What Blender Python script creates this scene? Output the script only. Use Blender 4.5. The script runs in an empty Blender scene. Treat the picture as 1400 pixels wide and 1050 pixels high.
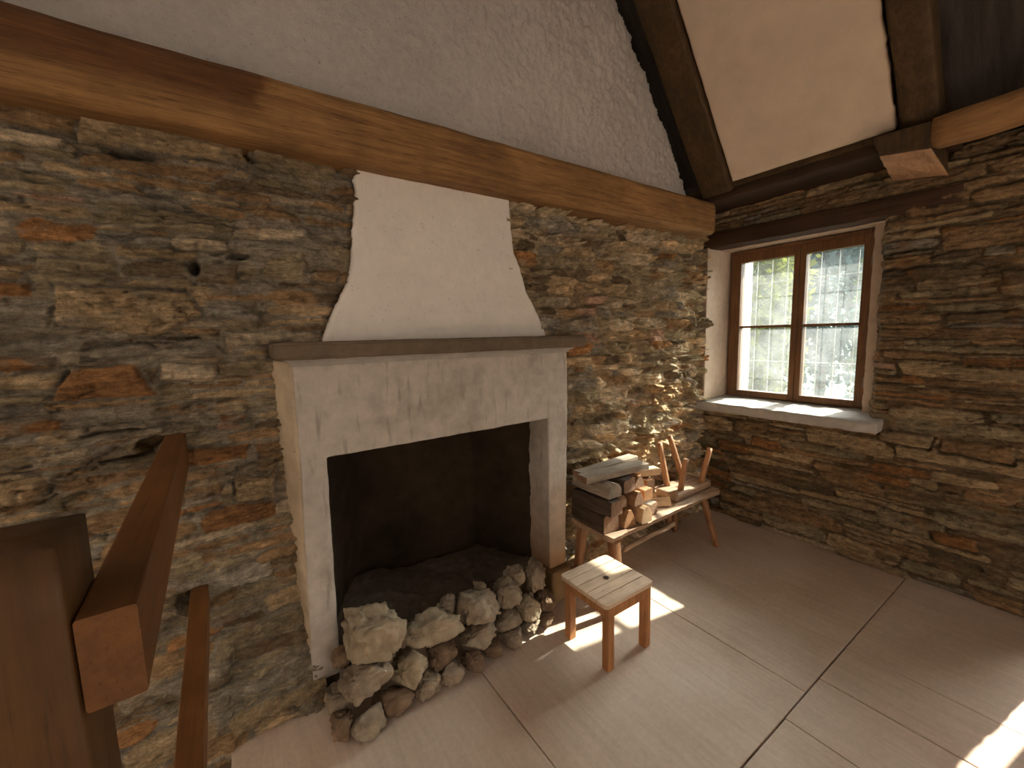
import bpy, bmesh, math, random
import numpy as np
from mathutils import Vector, Matrix, noise as mnoise

random.seed(7)
S = bpy.context.scene
C = S.collection

# ------------------------------------------------------------------ object helpers
def link(o, parent=None):
    C.objects.link(o)
    if parent is not None:
        o.parent = parent
        o.matrix_parent_inverse = parent.matrix_world.inverted() if False else Matrix.Translation(-parent.location) if parent.type == 'EMPTY' and parent.rotation_euler[:] == (0, 0, 0) else Matrix()
    return o

def tag(o, label=None, cat=None, group=None, kind=None):
    if label: o['label'] = label
    if cat: o['category'] = cat
    if group: o['group'] = group
    if kind: o['kind'] = kind
    return o

def thing(name, loc, label, cat, group=None):
    o = bpy.data.objects.new(name, None)
    o.empty_display_size = 0.1
    o.location = loc
    C.objects.link(o)
    return tag(o, label, cat, group)

def mesh_obj(name, verts, faces, mat, parent=None, smooth=False):
    me = bpy.data.meshes.new(name)
    me.from_pydata([tuple(v) for v in verts], [], faces)
    me.update()
    if mat: me.materials.append(mat)
    if smooth:
        me.polygons.foreach_set('use_smooth', [True] * len(me.polygons))
    o = bpy.data.objects.new(name, me)
    return link(o, parent)

# ------------------------------------------------------------------ numpy noise
def _hash(ix, iy, seed):
    h = (ix.astype(np.int64) * 374761393 + iy.astype(np.int64) * 668265263 + seed * 1442695041) & 0xffffffff
    h = ((h ^ (h >> 13)) * 1274126177) & 0xffffffff
    h = ((h ^ (h >> 16)) * 2246822519) & 0xffffffff
    return ((h ^ (h >> 15)) & 0xffffff) / float(0xffffff)

def vn(x, y, seed=0):
    ix = np.floor(x); iy = np.floor(y)
    fx = x - ix; fy = y - iy
    fx = fx * fx * fx * (fx * (fx * 6 - 15) + 10); fy = fy * fy * fy * (fy * (fy * 6 - 15) + 10)
    a = _hash(ix, iy, seed); b = _hash(ix + 1, iy, seed)
    c = _hash(ix, iy + 1, seed); d = _hash(ix + 1, iy + 1, seed)
    return (a + (b - a) * fx + (c - a) * fy + (a - b - c + d) * fx * fy) * 2 - 1

def fbm(x, y, seed=0, octv=4, gain=.5):
    s = 0; a = 1.0; t = 0
    for i in range(octv):
        s = s + a * vn(x * 2 ** i, y * 2 ** i, seed + i * 17); t += a; a *= gain
    return s / t

def facets(x, y, seed):
    """broken stone: cells, each a tilted flat; returns height, distance to the crack between cells, one random number per cell"""
    ix = np.floor(x); iy = np.floor(y)
    d1 = np.full(x.shape, 9.0); d2 = np.full(x.shape, 9.0); h = np.zeros(x.shape); r = np.zeros(x.shape)
    for a in (-1, 0, 1):
        for b in (-1, 0, 1):
            cx, cy = ix + a, iy + b
            px = cx + .1 + .8 * _hash(cx, cy, seed); py = cy + .1 + .8 * _hash(cx, cy, seed + 1)
            dx, dy = x - px, y - py
            d = dx * dx + dy * dy
            near = d < d1
            d2 = np.where(near, d1, np.minimum(d2, d))
            gx, gy = _hash(cx, cy, seed + 2) * 2 - 1, _hash(cx, cy, seed + 3) * 2 - 1
            hh = gx * dx + gy * dy + (_hash(cx, cy, seed + 4) - .5) * .8
            h = np.where(near, hh, h); r = np.where(near, _hash(cx, cy, seed + 5), r); d1 = np.where(near, d, d1)
    return h, np.sqrt(d2) - np.sqrt(d1), r

def sstep(a, b, x):
    t = np.clip((x - a) / (b - a), 0, 1)
    return t * t * (3 - 2 * t)

# ------------------------------------------------------------------ materials
def srgb(r, g, b):
    f = lambda c: (c / 255 / 12.92) if c / 255 <= .04045 else ((c / 255 + .055) / 1.055) ** 2.4
    return (f(r), f(g), f(b), 1)

class NT:
    def __init__(self, name):
        self.m = bpy.data.materials.new(name)
        self.m.use_nodes = True
        self.t = self.m.node_tree
        self.t.nodes.clear()
        self.out = self.n('ShaderNodeOutputMaterial')
    def n(self, typ, **kw):
        x = self.t.nodes.new(typ)
        for k, v in kw.items(): setattr(x, k, v)
        return x
    def l(self, a, b): self.t.links.new(a, b)
    def coords(self, scale=(1, 1, 1), kind='Object'):
        tc = self.n('ShaderNodeTexCoord'); mp = self.n('ShaderNodeMapping')
        mp.inputs['Scale'].default_value = scale
        self.l(tc.outputs[kind], mp.inputs['Vector'])
        return mp.outputs[0]
    def noise(self, vec, scale, detail=6, rough=.6, dist=0):
        x = self.n('ShaderNodeTexNoise')
        x.inputs['Scale'].default_value = scale; x.inputs['Detail'].default_value = detail
        x.inputs['Roughness'].default_value = rough; x.inputs['Distortion'].default_value = dist
        self.l(vec, x.inputs['Vector'])
        return x.outputs['Fac']
    def ramp(self, fac, stops):
        x = self.n('ShaderNodeValToRGB')
        e = x.color_ramp.elements
        while len(e) > 1: e.remove(e[-1])
        for i, (p, c) in enumerate(stops):
            if i == 0: el = e[0]; el.position = p
            else: el = e.new(p)
            el.color = c if len(c) == 4 else (*c, 1)
        self.l(fac, x.inputs[0])
        return x.outputs[0]
    def mix(self, a, b, fac, mode='MIX'):
        x = self.n('ShaderNodeMix', data_type='RGBA', blend_type=mode)
        for s, v in ((x.inputs[6], a), (x.inputs[7], b), (x.inputs[0], fac)):
            if isinstance(v, (tuple, float, int)): s.default_value = v
            else: self.l(v, s)
        return x.outputs[2]
    def bsdf(self, color, rough=.85, bump=None, spec=.3, bstrength=.5, bdist=.01):
        p = self.n('ShaderNodeBsdfPrincipled')
        if isinstance(color, tuple): p.inputs['Base Color'].default_value = color
        else: self.l(color, p.inputs['Base Color'])
        if isinstance(rough, (int, float)): p.inputs['Roughness'].default_value = rough
        else: self.l(rough, p.inputs['Roughness'])
        p.inputs['Specular IOR Level'].default_value = spec
        if bump is not None:
            b = self.n('ShaderNodeBump')
            b.inputs['Strength'].default_value = bstrength; b.inputs['Distance'].default_value = bdist
            self.l(bump, b.inputs['Height']); self.l(b.outputs[0], p.inputs['Normal'])
        self.l(p.outputs[0], self.out.inputs[0])
        return p

def rgbgrey(v): return (v, v, v, 1)

def mat_stone(name):
    t = NT(name)
    at = t.n('ShaderNodeAttribute', attribute_name='Col')
    v = t.coords()
    n1 = t.noise(v, 26, 10, .72)
    vs = t.coords((14, 14, 90)); n2 = t.noise(vs, 1.0, 8, .7, .8)
    n3 = t.noise(v, 160, 6, .75)
    f1 = t.ramp(n1, [(.30, rgbgrey(.55)), (.5, rgbgrey(1.0)), (.70, rgbgrey(1.45))])
    f2 = t.ramp(n2, [(.32, rgbgrey(.62)), (.5, rgbgrey(1.0)), (.68, rgbgrey(1.4))])
    f3 = t.ramp(n3, [(.30, rgbgrey(.7)), (.5, rgbgrey(1.0)), (.70, rgbgrey(1.3))])
    c = t.mix(at.outputs['Color'], f1, 1.0, 'MULTIPLY')
    c = t.mix(c, f2, 1.0, 'MULTIPLY')
    c = t.mix(c, f3, 1.0, 'MULTIPLY')
    rust = t.ramp(t.noise(v, 7, 5, .6), [(.56, rgbgrey(0)), (.74, rgbgrey(.4))])
    c = t.mix(c, srgb(150, 96, 48), rust)
    h = t.mix(n1, n2, .5); h = t.mix(h, n3, .35)
    t.bsdf(c, .9, h, .25, 1.0, .022)
    return t.m

def mat_plaster(name, col, var=.1, scale=18, bstr=.5, bdist=.006, speck=None, rough=.9):
    t = NT(name); v = t.coords()
    n1 = t.noise(v, 2.3, 6, .6); n2 = t.noise(v, scale * 6, 6, .7); n3 = t.noise(v, scale, 5, .6)
    c = t.mix(col, t.ramp(n1, [(.3, rgbgrey(1 - var * 1.5)), (.7, rgbgrey(1 + var))]), 1.0, 'MULTIPLY')
    c = t.mix(c, t.ramp(n3, [(.3, rgbgrey(1 - var)), (.7, rgbgrey(1 + var * .6))]), 1.0, 'MULTIPLY')
    if speck:
        sp = t.ramp(t.noise(v, 75, 3, .6), [(.28, rgbgrey(.55)), (.36, rgbgrey(0))])
        c = t.mix(c, speck, sp)
    t.bsdf(c, rough, t.mix(n2, n3, .5), .2, bstr, bdist)
    return t.m

def mat_wood(name, dark, light, axis='X', freq=30, stretch=.045, bstr=.35, rough=.7, patch=None, knots=True, spec=.3):
    t = NT(name)
    sc = [1, 1, 1]; sc['XYZ'.index(axis)] = stretch
    v = t.coords(tuple(sc))
    n1 = t.noise(v, freq, 8, .65, .8); n2 = t.noise(v, freq * 4.5, 5, .7, .3)
    n3 = t.noise(t.coords(), 3.5, 4, .6)
    f = t.mix(n1, n2, .35)
    c = t.ramp(f, [(.32, dark), (.5, tuple((a + b) / 2 for a, b in zip(dark, light))), (.68, light)])
    c = t.mix(c, t.ramp(n3, [(.3, rgbgrey(.7)), (.7, rgbgrey(1.2))]), 1.0, 'MULTIPLY')
    cracks = t.ramp(n2, [(.3, rgbgrey(.35)), (.4, rgbgrey(1))])
    c = t.mix(c, cracks, .7, 'MULTIPLY')
    if patch: c = patch(t, c)
    t.bsdf(c, rough, f, spec, bstr, .01)
    return t.m

M = {}
M['stone'] = mat_stone('rubble_stone')
M['gable'] = mat_plaster('roughcast_plaster', srgb(218, 207, 197), .08, 26, 1.0, .02, srgb(120, 112, 100))
M['hood'] = mat_plaster('hood_plaster', srgb(226, 216, 204), .05, 14, .4, .004, srgb(150, 140, 128))
M['surround'] = mat_plaster('fireplace_plaster', srgb(168, 160, 150), .12, 16, .7, .006, srgb(110, 100, 90))
M['surround_side'] = mat_plaster('fireplace_side_plaster', srgb(186, 166, 140), .15, 14, .7, .006, srgb(100, 84, 70))
M['mantel'] = mat_plaster('mantel_concrete', srgb(112, 96, 78), .2, 20, .6, .005, srgb(70, 60, 50))
M['soot'] = mat_plaster('sooty_masonry', srgb(60, 47, 34), .3, 12, .8, .02)
M['ash'] = mat_plaster('ash_bed', srgb(110, 96, 82), .25, 25, .8, .015, srgb(45, 40, 36))
M['ceiling'] = mat_plaster('ceiling_plaster', srgb(206, 184, 162), .07, 9, .35, .006)
M['reveal'] = mat_plaster('reveal_plaster', srgb(190, 168, 148), .10, 22, .3, .003)
M['sill'] = mat_plaster('sill_stone', srgb(176, 168, 160), .12, 16, .6, .006, srgb(120, 112, 104))
M['rock'] = mat_plaster('rubble_rock', srgb(160, 142, 120), .28, 15, .9, .014, srgb(100, 84, 66))
M['rock_buff'] = mat_plaster('buff_rock', srgb(172, 154, 128), .28, 15, .9, .014, srgb(110, 90, 60))
M['rock_brown'] = mat_plaster('brown_rock', srgb(132, 108, 86), .22, 15, .9, .014, srgb(84, 62, 48))
M['pedestal'] = mat_plaster('pedestal_stone', srgb(140, 112, 78), .2, 10, .8, .012)

def beam_patch(t, c):
    tc = t.n('ShaderNodeTexCoord'); sp = t.n('ShaderNodeSeparateXYZ'); t.l(tc.outputs['Object'], sp.inputs[0])
    nz = t.noise(t.coords((6, 6, 14)), 1, 4, .6)
    ad = t.n('ShaderNodeMath', operation='MULTIPLY_ADD'); t.l(nz, ad.inputs[0]); ad.inputs[1].default_value = .16; t.l(sp.outputs[0], ad.inputs[2])
    zz = t.n('ShaderNodeMath', operation='MULTIPLY_ADD'); t.l(sp.outputs[2], zz.inputs[0]); zz.inputs[1].default_value = -.25; t.l(ad.outputs[0], zz.inputs[2])
    m = t.ramp(zz.outputs[0], [(.11, rgbgrey(1)), (.15, rgbgrey(0))])
    zm = t.ramp(sp.outputs[2], [(.40, rgbgrey(0)), (.47, rgbgrey(1))])
    f = t.mix(m, zm, 1.0, 'MULTIPLY')
    return t.mix(c, t.mix(c, srgb(188, 168, 150), 1.0, 'MULTIPLY'), f)
M['beam'] = mat_wood('old_oak_beam', srgb(100, 68, 38), srgb(178, 132, 80), 'X', 46, .05, 1.0, patch=beam_patch)
M['rafter'] = mat_wood('rafter_oak', srgb(50, 36, 20), srgb(92, 68, 40), 'Z', 22, .06, .5)
M['plate'] = mat_wood('wall_plate_oak', srgb(40, 26, 16), srgb(72, 48, 28), 'Y', 24, .05, .5)
M['stub'] = mat_wood('stub_lit_underside', srgb(140, 102, 72), srgb(208, 164, 126), 'X', 18, .3, .6)
M['log_beam'] = mat_wood('side_beam', srgb(122, 86, 52), srgb(186, 138, 88), 'Y', 22, .05, .4)
M['lintel'] = mat_wood('lintel_oak', srgb(44, 28, 16), srgb(80, 52, 30), 'Y', 26, .05, .5)
M['frame'] = mat_wood('window_wood', srgb(80, 52, 30), srgb(130, 90, 54), 'Z', 34, .06, .25, .5)
M['rail'] = mat_wood('stained_larch', srgb(92, 56, 25), srgb(120, 76, 36), 'Y', 26, .05, .18, .55, spec=.3)
M['post'] = mat_wood('stained_post', srgb(72, 46, 20), srgb(94, 62, 28), 'Z', 24, .05, .18, .55, spec=.3)
M['stool_top'] = mat_wood('stool_slat_wood', srgb(198, 168, 138), srgb(232, 206, 180), 'X', 30, .06, .15, .6)
M['stool_leg'] = mat_wood('stool_leg_wood', srgb(140, 90, 52), srgb(196, 138, 88), 'Z', 30, .06, .15, .6)
M['bench'] = mat_wood('bench_plank_wood', srgb(128, 98, 76), srgb(196, 164, 134), 'X', 26, .06, .4, .7)
M['bench_leg'] = mat_wood('bench_leg_wood', srgb(124, 84, 56), srgb(176, 130, 92), 'Z', 28, .06, .25, .6)
M['log_dark'] = mat_wood('weathered_firewood', srgb(48, 36, 28), srgb(92, 74, 60), 'Y', 34, .06, .6, .85)
M['log_orange'] = mat_wood('split_firewood', srgb(134, 92, 60), srgb(194, 146, 104), 'Y', 34, .06, .5, .8)
M['log_pale'] = mat_wood('pale_firewood', srgb(170, 132, 96), srgb(224, 192, 152), 'Y', 34, .06, .5, .8)
M['log_grey'] = mat_wood('grey_firewood', srgb(110, 96, 82), srgb(176, 158, 138), 'Y', 34, .06, .5, .8)
M['end'] = mat_wood('sawn_end_grain', srgb(100, 74, 56), srgb(158, 122, 94), 'Y', 40, 1, .5, .85)
M['door'] = mat_wood('door_boards', srgb(84, 54, 32), srgb(134, 92, 58), 'Z', 26, .05, .3, .6)
M['iron'] = (lambda t: (t.bsdf(srgb(120, 116, 110), .6, t.noise(t.coords(), 90), .4, .3), t.m)[1])(NT('wrought_iron'))

def mat_floor():
    t = NT('floor_boards'); v = t.coords()
    n1 = t.noise(v, 1.4, 6, .6); n2 = t.noise(t.coords((40, 2.5, 1)), 1, 6, .6, .4); n3 = t.noise(v, 45, 5, .7)
    c = t.ramp(n1, [(.3, srgb(186, 162, 140)), (.5, srgb(200, 179, 159)), (.72, srgb(212, 194, 177))])
    c = t.mix(c, t.ramp(n2, [(.3, rgbgrey(.9)), (.7, rgbgrey(1.07))]), 1.0, 'MULTIPLY')
    c = t.mix(c, t.ramp(n3, [(.3, rgbgrey(.92)), (.7, rgbgrey(1.05))]), 1.0, 'MULTIPLY')
    sp = t.ramp(t.noise(v, 26, 2, .5), [(.20, rgbgrey(.4)), (.25, rgbgrey(0))])
    c = t.mix(c, srgb(120, 92, 72), sp)
    t.bsdf(c, .6, t.mix(n2, n3, .5), .3, .15, .004)
    return t.m
M['floor'] = mat_floor()
M['floor_dark'] = (lambda t: (t.bsdf(srgb(70, 52, 40), .9), t.m)[1])(NT('subfloor'))

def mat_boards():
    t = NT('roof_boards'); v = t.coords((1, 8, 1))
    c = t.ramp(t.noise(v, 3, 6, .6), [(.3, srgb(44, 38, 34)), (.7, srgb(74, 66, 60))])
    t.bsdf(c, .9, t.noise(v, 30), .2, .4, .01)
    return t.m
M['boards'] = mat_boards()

def mat_glass():
    t = NT('hazy_glass')
    tr = t.n('ShaderNodeBsdfTransparent'); tr.inputs[0].default_value = (.91, .975, .985, 1)
    df = t.n('ShaderNodeBsdfTranslucent'); df.inputs[0].default_value = (.9, .95, .95, 1)  # translucent veil: pale outdoor glare put into the panes
    gl = t.n('ShaderNodeBsdfGlossy'); gl.inputs['Roughness'].default_value = .05
    fr = t.n('ShaderNodeFresnel'); fr.inputs[0].default_value = 1.35
    d = t.ramp(t.noise(t.coords(), 5, 5, .6), [(.3, rgbgrey(.02)), (.75, rgbgrey(.055))])
    m1 = t.n('ShaderNodeMixShader'); t.l(d, m1.inputs[0]); t.l(tr.outputs[0], m1.inputs[1]); t.l(df.outputs[0], m1.inputs[2])
    m2 = t.n('ShaderNodeMixShader'); t.l(fr.outputs[0], m2.inputs[0]); t.l(m1.outputs[0], m2.inputs[1]); t.l(gl.outputs[0], m2.inputs[2])
    t.l(m2.outputs[0], t.out.inputs[0])
    return t.m
M['glass'] = mat_glass()

def mat_leaf(name, a, b):
    t = NT(name)
    c = t.ramp(t.noise(t.coords(), 2.2, 4, .6), [(.35, a), (.65, b)])
    p = t.n('ShaderNodeBsdfDiffuse'); q = t.n('ShaderNodeBsdfTranslucent'); m = t.n('ShaderNodeMixShader')
    t.l(c, p.inputs[0]); t.l(c, q.inputs[0]); m.inputs[0].default_value = .45
    t.l(p.outputs[0], m.inputs[1]); t.l(q.outputs[0], m.inputs[2]); t.l(m.outputs[0], t.out.inputs[0])
    return t.m
M['leaf_yellow'] = mat_leaf('yellow_green_leaves', srgb(76, 80, 30), srgb(104, 106, 50))
M['leaf_green'] = mat_leaf('green_leaves', srgb(40, 56, 32), srgb(64, 80, 48))
M['leaf_dark'] = mat_leaf('blue_green_leaves', srgb(42, 58, 60), srgb(64, 80, 80))
M['bark'] = mat_wood('tree_bark', srgb(60, 46, 36), srgb(110, 90, 72), 'Z', 10, .2, .8, .9)
M['meadow'] = mat_plaster('meadow', srgb(58, 72, 62), .2, 2, .4, .05)
M['render_white'] = mat_plaster('lime_render', srgb(225, 220, 212), .04, 12, .4, .005)
M['roof_tile'] = mat_plaster('slate_tiles', srgb(120, 125, 132), .2, 6, .6, .02)

# ------------------------------------------------------------------ solid builders
def rr_section(w, h, bev, sub=1):
    """rounded rectangle cross-section, counter clockwise, with sub extra points on each side"""
    x, y = w / 2, h / 2
    cs = [(x - bev, -y + bev, -90), (x - bev, y - bev, 0), (-x + bev, y - bev, 90), (-x + bev, -y + bev, 180)]
    pts = []
    for k, (cx, cy, a0) in enumerate(cs):
        arc = [(cx + bev * math.cos(math.radians(a0 + a)), cy + bev * math.sin(math.radians(a0 + a))) for a in (0, 45, 90)]
        pts += arc
        nx, ny, na = cs[(k + 1) % 4]
        nxt = (nx + bev * math.cos(math.radians(na)), ny + bev * math.sin(math.radians(na)))
        for i in range(1, sub + 1):
            f = i / (sub + 1)
            pts.append((arc[-1][0] * (1 - f) + nxt[0] * f, arc[-1][1] * (1 - f) + nxt[1] * f))
    return pts

def loft(p0, p1, w, h, bev=.004, n=2, amp=0, seed=0, up=(0, 0, 1), taper=1.0, section=None, sub=1, nscale=6, bow=0, endround=0):
    p0, p1 = Vector(p0), Vector(p1)
    d = (p1 - p0); L = d.length; d.normalize()
    up = Vector(up)
    if abs(up.dot(d)) > .95: up = Vector((0, 1, 0)) if abs(d.y) < .9 else Vector((1, 0, 0))
    r = d.cross(up).normalized(); u = r.cross(d).normalized()
    sec = section or rr_section(w, h, bev, sub)
    k = len(sec); vs = []; fs = []
    for i in range(n + 1):
        t = i / n; s = 1 + (taper - 1) * t
        if endround and (i == 0 or i == n): s *= (1 - endround)
        c = p0 + d * (L * t) + u * (bow * math.sin(math.pi * t))
        for (a, b) in sec:
            q = c + r * (a * s) + u * (b * s)
            if amp:
                nv = mnoise.noise_vector(Vector((q.x * nscale + seed * 7.1, q.y * nscale, q.z * nscale)))
                nv2 = mnoise.noise_vector(Vector((q.x * nscale * 4 + seed, q.y * nscale * 4, q.z * nscale * 4)))
                q = q + (nv - d * nv.dot(d)) * amp + (nv2 - d * nv2.dot(d)) * amp * .35
            vs.append(q)
    for i in range(n):
        for j in range(k):
            a = i * k + j; b = i * k + (j + 1) % k
            fs.append((a, b, b + k, a + k))
    for base, flip in ((0, True), (n * k, False)):
        c = sum((vs[base + j] for j in range(k)), Vector()) / k
        if amp: c = c + d * (amp * (.3 if flip else -.3))
        vs.append(c); ci = len(vs) - 1
        for j in range(k):
            f = (ci, base + j, base + (j + 1) % k)
            fs.append(tuple(reversed(f)) if flip else f)
    return vs, fs

def merge(parts):
    V, F = [], []
    for v, f in parts:
        o = len(V); V += list(v); F += [tuple(i + o for i in q) for q in f]
    return V, F

def box(x0, x1, y0, y1, z0, z1):
    v = [(x, y, z) for x in (x0, x1) for y in (y0, y1) for z in (z0, z1)]
    f = [(0, 1, 3, 2), (4, 6, 7, 5), (0, 4, 5, 1), (2, 3, 7, 6), (0, 2, 6, 4), (1, 5, 7, 3)]
    return v, f

def bevel_obj(o, w=.004, seg=2):
    m = o.modifiers.new('edge', 'BEVEL'); m.width = w; m.segments = seg; m.limit_method = 'ANGLE'
    return o

def hexa(pts):
    """8 corners: bottom ring 4 then top ring 4"""
    f = [(3, 2, 1, 0), (4, 5, 6, 7), (0, 1, 5, 4), (1, 2, 6, 5), (2, 3, 7, 6), (3, 0, 4, 7)]
    return pts, f

def rough_block(name, v, f, mat, parent, cuts, amp, seed, scale=14, bev=.006):
    """box like solid, subdivided and roughened like hand-laid plaster or stone"""
    bm = bmesh.new()
    bv = [bm.verts.new(p) for p in v]
    for q in f: bm.faces.new([bv[i] for i in q])
    bm.normal_update()
    bmesh.ops.recalc_face_normals(bm, faces=bm.faces)
    bmesh.ops.bevel(bm, geom=[e for e in bm.edges if e.calc_face_angle(0) > .4], offset=bev, segments=2, affect='EDGES', profile=.6)
    for _ in range(40):
        lng = [e for e in bm.edges if e.calc_length() > cuts]
        if not lng: break
        bmesh.ops.subdivide_edges(bm, edges=lng, cuts=1, use_grid_fill=True)
        if len(bm.verts) > 30000: break
    bmesh.ops.triangulate(bm, faces=[q for q in bm.faces if len(q.verts) > 4])
    bm.normal_update()
    for x in bm.verts:
        p = x.co * scale + Vector((seed * 3.3, 0, 0))
        x.co = x.co + x.normal * (amp * (mnoise.noise(p) + .5 * mnoise.noise(p * 2.7) + .25 * mnoise.noise(p * 6)))
    me = bpy.data.meshes.new(name); bm.to_mesh(me); bm.free()
    me.materials.append(mat)
    me.polygons.foreach_set('use_smooth', [True] * len(me.polygons))
    o = bpy.data.objects.new(name, me)
    return link(o, parent)

# ------------------------------------------------------------------ stone walls as relief
PAL = {
 'tan': srgb(150, 128, 97), 'brown': srgb(130, 104, 74), 'olive': srgb(132, 117, 91), 'rust': srgb(136, 97, 60),
 'buff': srgb(164, 146, 120), 'slate': srgb(126, 116, 101), 'dark': srgb(100, 84, 63), 'pink': srgb(144, 116, 95)}

def layout(u0, u1, v0, v1, rng, hmin, hmax, wmin, wmax, split, jit):
    """courses of rubble: list of convex polygons (list of half planes)"""
    out = []
    v = v0
    while v < v1:
        h = rng.uniform(hmin, hmax)
        u = u0 - rng.uniform(0, wmax)
        while u < u1:
            w = rng.uniform(wmin, wmax) * (1 + h / hmax)
            if rng.random() < split and h > .05:
                k = rng.integers(2, 4) if h > .09 else 2
                cuts = np.sort(rng.uniform(.2, .8, k - 1)); cuts = np.concatenate([[0], cuts, [1]])
                for a, b in zip(cuts[:-1], cuts[1:]):
                    if rng.random() < .45:
                        m = rng.uniform(.35, .65)
                        out.append((u, u + w * m, v + h * a, v + h * b)); out.append((u + w * m, u + w, v + h * a, v + h * b))
                    else:
                        out.append((u, u + w, v + h * a, v + h * b))
            else:
                out.append((u, u + w, v, v + h))
            u += w
        v += h
    polys = []
    for (a, b, c, d) in out:
        w, h = b - a, d - c
        P = [(a, c), (b, c), (b, d), (a, d)]
        P = [(x + rng.normal(0, jit * min(w, .12)), y + rng.normal(0, jit * min(h, .12))) for x, y in P]
        Q = []
        for i, p in enumerate(P):          # some corners knocked off
            if rng.random() < .55:
                q0 = P[i - 1]; q1 = P[(i + 1) % 4]
                f0, f1 = rng.uniform(.12, .4), rng.uniform(.12, .4)
                Q.append((p[0] + (q0[0] - p[0]) * f0 * (.6 if i % 2 else 1), p[1] + (q0[1] - p[1]) * f0))
                Q.append((p[0] + (q1[0] - p[0]) * f1 * (1 if i % 2 else .6), p[1] + (q1[1] - p[1]) * f1))
            else: Q.append(p)
        polys.append(Q)
    return polys

def relief(us, vs, polys, feats, rng, names, probs, seed, gap=.004, depth=.03, off=.018, tilt=.12, edge=.014, warp=.02, mortar=srgb(124, 113, 96), strata=.006, chip=.010, smear=.22, crack=.022, crackv=17, flake=.010, facet=.016, fscale=(8, 26), dry=.15, albedo=1.35):
    """returns height (towards the room) and colour on the grid us x vs"""
    U, V = np.meshgrid(us, vs)
    Uw = U + warp * fbm(U * 3, V * 5, seed + 1, 3) + .006 * fbm(U * 18, V * 22, seed + 2, 3)
    Vw = V + warp * .8 * fbm(U * 2.2, V * 2.2, seed + 3, 3) + .006 * fbm(U * 20, V * 24, seed + 4, 3)
    D = np.full(U.shape, -9.0); H = np.zeros(U.shape); COL = np.empty(U.shape + (3,)); COL[:] = np.array(mortar[:3])
    marg = .06
    def paint(Q, over, hoff, tl, col, edge, depth):
        q = np.array(Q)
        i0, i1 = np.searchsorted(us, [q[:, 0].min() - marg, q[:, 0].max() + marg])
        j0, j1 = np.searchsorted(vs, [q[:, 1].min() - marg, q[:, 1].max() + marg])
        if i1 - i0 < 2 or j1 - j0 < 2: return
        sl = (slice(j0, j1), slice(i0, i1))
        x, y = Uw[sl], Vw[sl]
        cx, cy = q.mean(0)
        d = np.full(x.shape, 9.0)
        n = len(q)
        for k in range(n):
            a, b = q[k], q[(k + 1) % n]
            e = b - a; L = math.hypot(*e)
            if L < 1e-5: continue
            dd = (e[0] * (y - a[1]) - e[1] * (x - a[0])) / L
            d = np.minimum(d, dd) - .0015 * np.exp(-np.abs(d - dd) / .006) 
        d = d - gap
        m = (d > D[sl]) if not over else (d > -.012)
        p = np.clip(d / edge, 0, 1); prof = np.sqrt(np.clip(1 - (1 - p) ** 2, 0, 1))
        hh = hoff + tl[0] * (x - cx) + tl[1] * (y - cy)
        hs = -depth + prof * (depth + np.clip(hh, -depth * .7, .06))
        D[sl] = np.where(m, d, D[sl]); H[sl] = np.where(m, hs, H[sl])
        k = (m & (d > .0))
        COL[sl] = np.where(k[..., None], np.array(col[:3]), np.where(m[..., None], np.array(mortar[:3]), COL[sl]))
    for Q in polys:
        nm = rng.choice(names, p=probs); col = np.array(PAL[nm]) * rng.uniform(.8, 1.2)
        q = np.array(Q); ext = max(np.ptp(q[:, 0]), .03), max(np.ptp(q[:, 1]), .02)
        tl = (rng.normal(0, tilt) * .12 / max(ext[0], .06), rng.normal(0, tilt) * .6)
        paint(Q, False, rng.normal(0, off), tl, col, edge * rng.uniform(.6, 1.4), depth * rng.uniform(.7, 1.3))
    for Q, nm, ho in feats:
        paint(Q, True, ho, (0, 0), np.array(PAL[nm]), edge, depth)
    inside = sstep(-.002, .01, D)
    fill = dry + (1 - dry) * sstep(-.25, .45, fbm(U * 6, V * 8, seed + 20, 3))       # pointing: flush in places, washed out in others
    H = np.maximum(H, -depth * fill)
    H = np.where(D < 0, -depth * .95 * fill, H)
    sm = sstep(smear, smear + .18, fbm(U * 5, V * 9, seed + 21, 5, .6))[..., None]
    tint = 1 + .22 * fbm(U * 2.2, V * 3.0, seed + 22, 3)[..., None]
    lay = 1 + .22 * fbm(U * 14, V * 60, seed + 23, 4, .6)[..., None]
    COL = COL * (1 - sm * .75) + np.array(mortar[:3]) * sm * .75
    COL = COL * tint * lay
    H = H + inside * (strata * fbm(U * 9, V * 75, seed + 5, 3) + chip * fbm(U * 26, V * 34, seed + 6, 4)) + (1 - inside) * .007 * fbm(U * 40, V * 40, seed + 7, 3)
    rid = 1 - np.abs(fbm(U * 13, V * 24, seed + 8, 5, .55)) * 2.2
    H = H + chip * rid - chip * .6
    ck = np.abs(fbm(U * 3.2 + 5, V * crackv, seed + 30, 4, .55)); ckm = sstep(-.1, .3, fbm(U * 3, V * 4, seed + 31, 3))
    H = H - crack * ckm * (1 - sstep(.0, .05, ck))
    fw = .35 * fbm(U * 9, V * 14, seed + 40, 3)
    COL = COL * albedo
    for fs_, am in ((1.0, 1.0), (2.3, .45)):
        fh, fd, fr_ = facets(U * fscale[0] * fs_ + fw, V * fscale[1] * fs_ + fw, seed + int(50 * fs_))
        H = H + facet * am * fh * (.4 + .6 * inside)
        cl = 1 + .34 * am * (fr_[..., None] - .5) * np.array([1.0, 1.0, 1.05])
        COL = COL * cl
    fl_ = fbm(U * 10, V * 42, seed + 33, 4, .6)
    H = H + flake * (np.floor(fl_ * 5) / 5 + .25 * fl_)
    return H, COL, U, V

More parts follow.
